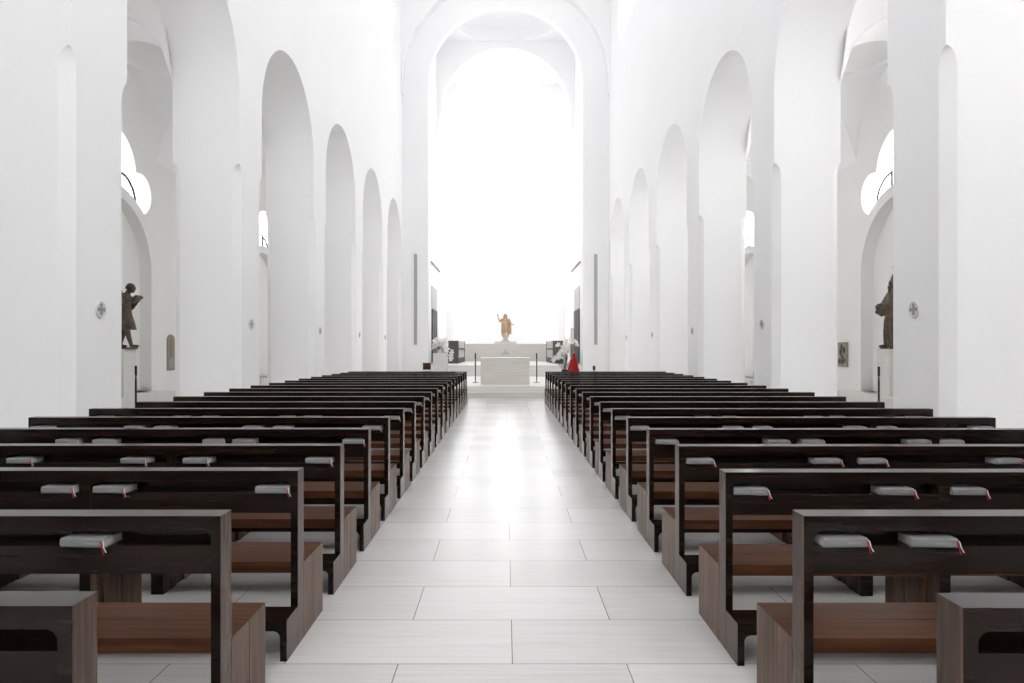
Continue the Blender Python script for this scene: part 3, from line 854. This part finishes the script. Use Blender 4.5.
robe_rings(bm, [(0.12, 0.01, 0.0, 0.12, 0.10), (0.35, 0.01, -.01, 0.13, 0.115), (0.7, 0, -.02, 0.11, 0.13), (1.0, 0, -.03, 0.09, 0.125), (1.2, 0, -.02, 0.08, 0.10)], nf=9, amp=0.12)
remesh(bm, 'tunic', 'linen', t, 0.010)
bm = B()
robe_rings(bm, [(0.26, 0.02, 0.06, 0.17, 0.10), (0.4, 0, .03, 0.19, 0.12), (0.6, 0, 0, 0.20, 0.155), (0.85, 0, 0, 0.20, 0.15), (1.0, 0, 0, 0.205, 0.145), (1.15, 0, 0, 0.215, 0.135), (1.24, 0, 0, 0.17, 0.11), (1.29, 0, 0, 0.09, 0.08)], amp=0.10)
capsule(bm, (-0.17, 0, 1.19), (-0.27, -.03, 1.11), 0.08, 0.075); capsule(bm, (0.18, 0, 1.19), (0.26, -.03, 0.97), 0.085, 0.075)
robe_rings(bm, [(0.42, 0.27, -0.02, 0.05, 0.05), (0.7, .25, -.02, .07, .07), (0.98, .25, -.02, .06, .06)], nf=6, n=32)
remesh(bm, 'robe', 'gold', t, 0.010)
bm = B(); ell(bm, (0, 0.03, 1.43), (0.088, 0.088, 0.095)); capsule(bm, (-.075, .03, 1.4), (-.085, 0.0, 1.24), .035, .028); capsule(bm, (.075, .03, 1.4), (.085, 0, 1.24), .035, .028); ell(bm, (0, .07, 1.3), (.09, .05, .12))
remesh(bm, 'hair', 'hair', t, 0.010)
bm = B(); capsule(bm, (.27, -.05, .42), (.25, -.1, .5), .05, .06, 3); remesh(bm, 'robe_tail', 'gold', t, .01)
bm = B(); lathe(bm, [(0.24, 0), (0.24, 0.03), (0.21, 0.05), (0, 0.05)], 24); finish(bm, 'base', 'flesh', t)

# left aisle: bronze figure in short tunic reading a book; local -Y is its front
t = empty('reading_statue', (-8.70, 15.6, 1.50), 'brown statue of figure in tunic reading a book, left aisle niche', 'statue', rz=pi/2)
bm = B()
capsule(bm, (-0.09, -0.02, 0.78), (-0.10, -0.12, 0.42), 0.10, 0.07); capsule(bm, (-.10, -.12, .42), (-.10, -.22, .08), 0.07, 0.042)
ell(bm, (-.10, -.29, .065), (.045, .12, .035))
capsule(bm, (0.09, 0.03, 0.78), (0.10, 0.06, 0.42), 0.095, 0.062); capsule(bm, (.10, .06, .42), (.10, .14, .08), 0.062, 0.036)
ell(bm, (.10, .09, .065), (.045, .115, .035))
ell(bm, (0, 0, 0.85), (0.15, 0.12, 0.16)); ell(bm, (0, -.01, 1.08), (0.17, 0.125, 0.2)); capsule(bm, (0, -.03, 1.2), (0, -.12, 1.33), .065, .058)
head(bm, (0, -0.165, 1.385), 1.05, beard=False)
for s in (-1, 1):
    capsule(bm, (s*.18, -.02, 1.18), (s*.22, -.06, .95), .06, .048); capsule(bm, (s*.22, -.06, .95), (s*.13, -.21, 1.05), .046, .032)
    hand(bm, (s*.13, -.21, 1.05), (-s*.25, -.6, .5), palm=Vector((0, 0, -1)))
remesh(bm, 'body', 'bronze', t, 0.010)
bm = B()
robe_rings(bm, [(0.44, 0, -.02, 0.23, 0.22), (0.6, 0, -.01, 0.22, 0.20), (0.8, 0, 0, 0.175, 0.15), (0.95, 0, 0, 0.165, 0.14), (1.1, 0, 0, 0.185, 0.15), (1.2, 0, 0, 0.185, 0.13), (1.28, 0, -.03, 0.1, 0.09)], nf=12, amp=0.09)
for s in (-1, 1): capsule(bm, (s*.18, -.02, 1.17), (s*.215, -.055, 1.0), .078, .07)
remesh(bm, 'tunic', 'bronze', t, 0.010)
bm = B()
robe_rings(bm, [(0.30, -0.02, 0.17, 0.20, 0.05), (0.6, 0, .18, 0.21, 0.055), (0.9, 0, .18, 0.2, 0.07), (1.15, 0, .17, 0.2, .08), (1.33, 0, .15, .15, .07), (1.42, 0, .17, .06, .04)], nf=11, amp=.12)
remesh(bm, 'cloak', 'bronze_dark', t, 0.010)
bm = B(); ell(bm, (0, -.14, 1.42), (.086, .093, .088)); 
for i in range(14):
    a = 2*pi*i/14; ell(bm, (.08*cos(a), -.125+.08*sin(a)*.95, 1.40+.02*sin(i*2.1)), (.022, .022, .024), sub=1)
for v in [v for v in bm.verts if v.co.y < -.215 and v.co.z < 1.42]: v.co.y = -.205
remesh(bm, 'hair', 'bronze_dark', t, 0.010)
bm = B()
rot = Matrix.Rotation(radians(-38), 4, 'X')
vs = box(bm, -.14, .14, -.12, .12, -.032, .032, 0.006)
bmesh.ops.transform(bm, matrix=Matrix.Translation((0, -.26, 1.13)) @ rot, verts=bm.verts)
finish(bm, 'book', 'bronze', t)
bm = B(); box(bm, -.22, .22, -.20, .22, 0, .035, .006); finish(bm, 'base', 'bronze_dark', t)

# right aisle: long robed figure with staff
t = empty('staff_statue', (8.90, 15.6, 1.50), 'brown robed statue holding a tall staff, right aisle niche', 'statue', rz=-pi/2)
bm = B()
capsule(bm, (-.08, 0, .7), (-.08, -.06, .1), .1, .05); capsule(bm, (.08, 0, .7), (.08, .02, .1), .1, .05)
ell(bm, (-.08, -.19, .065), (.05, .14, .04)); ell(bm, (.09, -.08, .065), (.05, .12, .04))
ell(bm, (0, 0, .9), (.16, .13, .18)); ell(bm, (0, 0, 1.15), (.18, .125, .2)); capsule(bm, (0, 0, 1.28), (0, -.02, 1.42), .06, .055)
head(bm, (0, -.04, 1.50), 1.05)
capsule(bm, (-.19, 0, 1.27), (-.25, -.10, 1.02), .062, .05); capsule(bm, (-.25, -.1, 1.02), (-.12, -.30, .97), .048, .032)
hand(bm, (-.12, -.3, .97), (.7, -.6, .1), palm=Vector((0, 0, -1)))
capsule(bm, (.19, 0, 1.27), (.29, -.06, 1.05), .062, .05); capsule(bm, (.29, -.06, 1.05), (.27, -.14, 1.25), .048, .032)
hand(bm, (.27, -.14, 1.26), (-.1, -.2, 1))
remesh(bm, 'body', 'bronze', t, .010)
bm = B()
robe_rings(bm, [(.06, 0, .02, .26, .2), (.3, 0, .0, .24, .2), (.6, 0, 0, .215, .2), (.85, 0, 0, .20, .18), (1.05, 0, 0, .205, .16), (1.25, 0, 0, .215, .135), (1.36, 0, 0, .13, .1)], nf=13, amp=.11)
for z, y, r in ((.98, -.18, .07), (.90, -.24, .095), (.86, -.16, .10), (.80, -.26, .06)): ell(bm, (-.06, y, z), (r*1.5, r, r))
capsule(bm, (-.19, 0, 1.25), (-.25, -.1, 1.03), .085, .08); capsule(bm, (-.25, -.1, 1.03), (-.17, -.24, .97), .085, .06); capsule(bm, (.19, 0, 1.25), (.28, -.05, 1.05), .085, .08)
remesh(bm, 'robe', 'bronze', t, .010)
bm = B(); ell(bm, (0, 0, 1.55), (.09, .09, .08)); lathe(bm, [(.09, 1.55), (.085, 1.62), (.05, 1.70), (.01, 1.75)], 20, (0, 0, 0)); capsule(bm, (0, -.11, 1.42), (0, -.12, 1.28), .05, .03)
remesh(bm, 'headdress', 'bronze_dark', t, .010)
bm = B(); tube(bm, [(.27, -.2, .06), (.24, -.165, 1.0), (.22, -.13, 1.80)], .012, 10); box(bm, .165, .275, -.14, -.12, 1.83, 1.86); tube(bm, [(.22, -.13, 1.75), (.22, -.13, 1.93)], .012, 8)
finish(bm, 'staff', 'bronze_dark', t)
bm = B(); ell(bm, (-.10, -.28, .95), (.10, .095, .10), sub=3); ell(bm, (-.12, -.30, .85), (.07, .08, .06)); remesh(bm, 'held_bundle', 'bronze_dark', t, .010)
bm = B(); box(bm, -.24, .24, -.22, .22, 0, .035, .006); finish(bm, 'base', 'bronze_dark', t)

for side, nm in ((-1, 'left'), (1, 'right')):
    bm = B(); X = XC+side*8.86
    box(bm, -0.24, 0.24, -0.26, 0.26, 0, 1.08, .005)
    o = finish(bm, 'statue_pedestal', 'stone_pale'); o.location = (XC+side*8.84, 15.6, 0.42)
    prop(o, 'pale square stone pedestal under the statue in the %s aisle' % nm, 'pedestal')
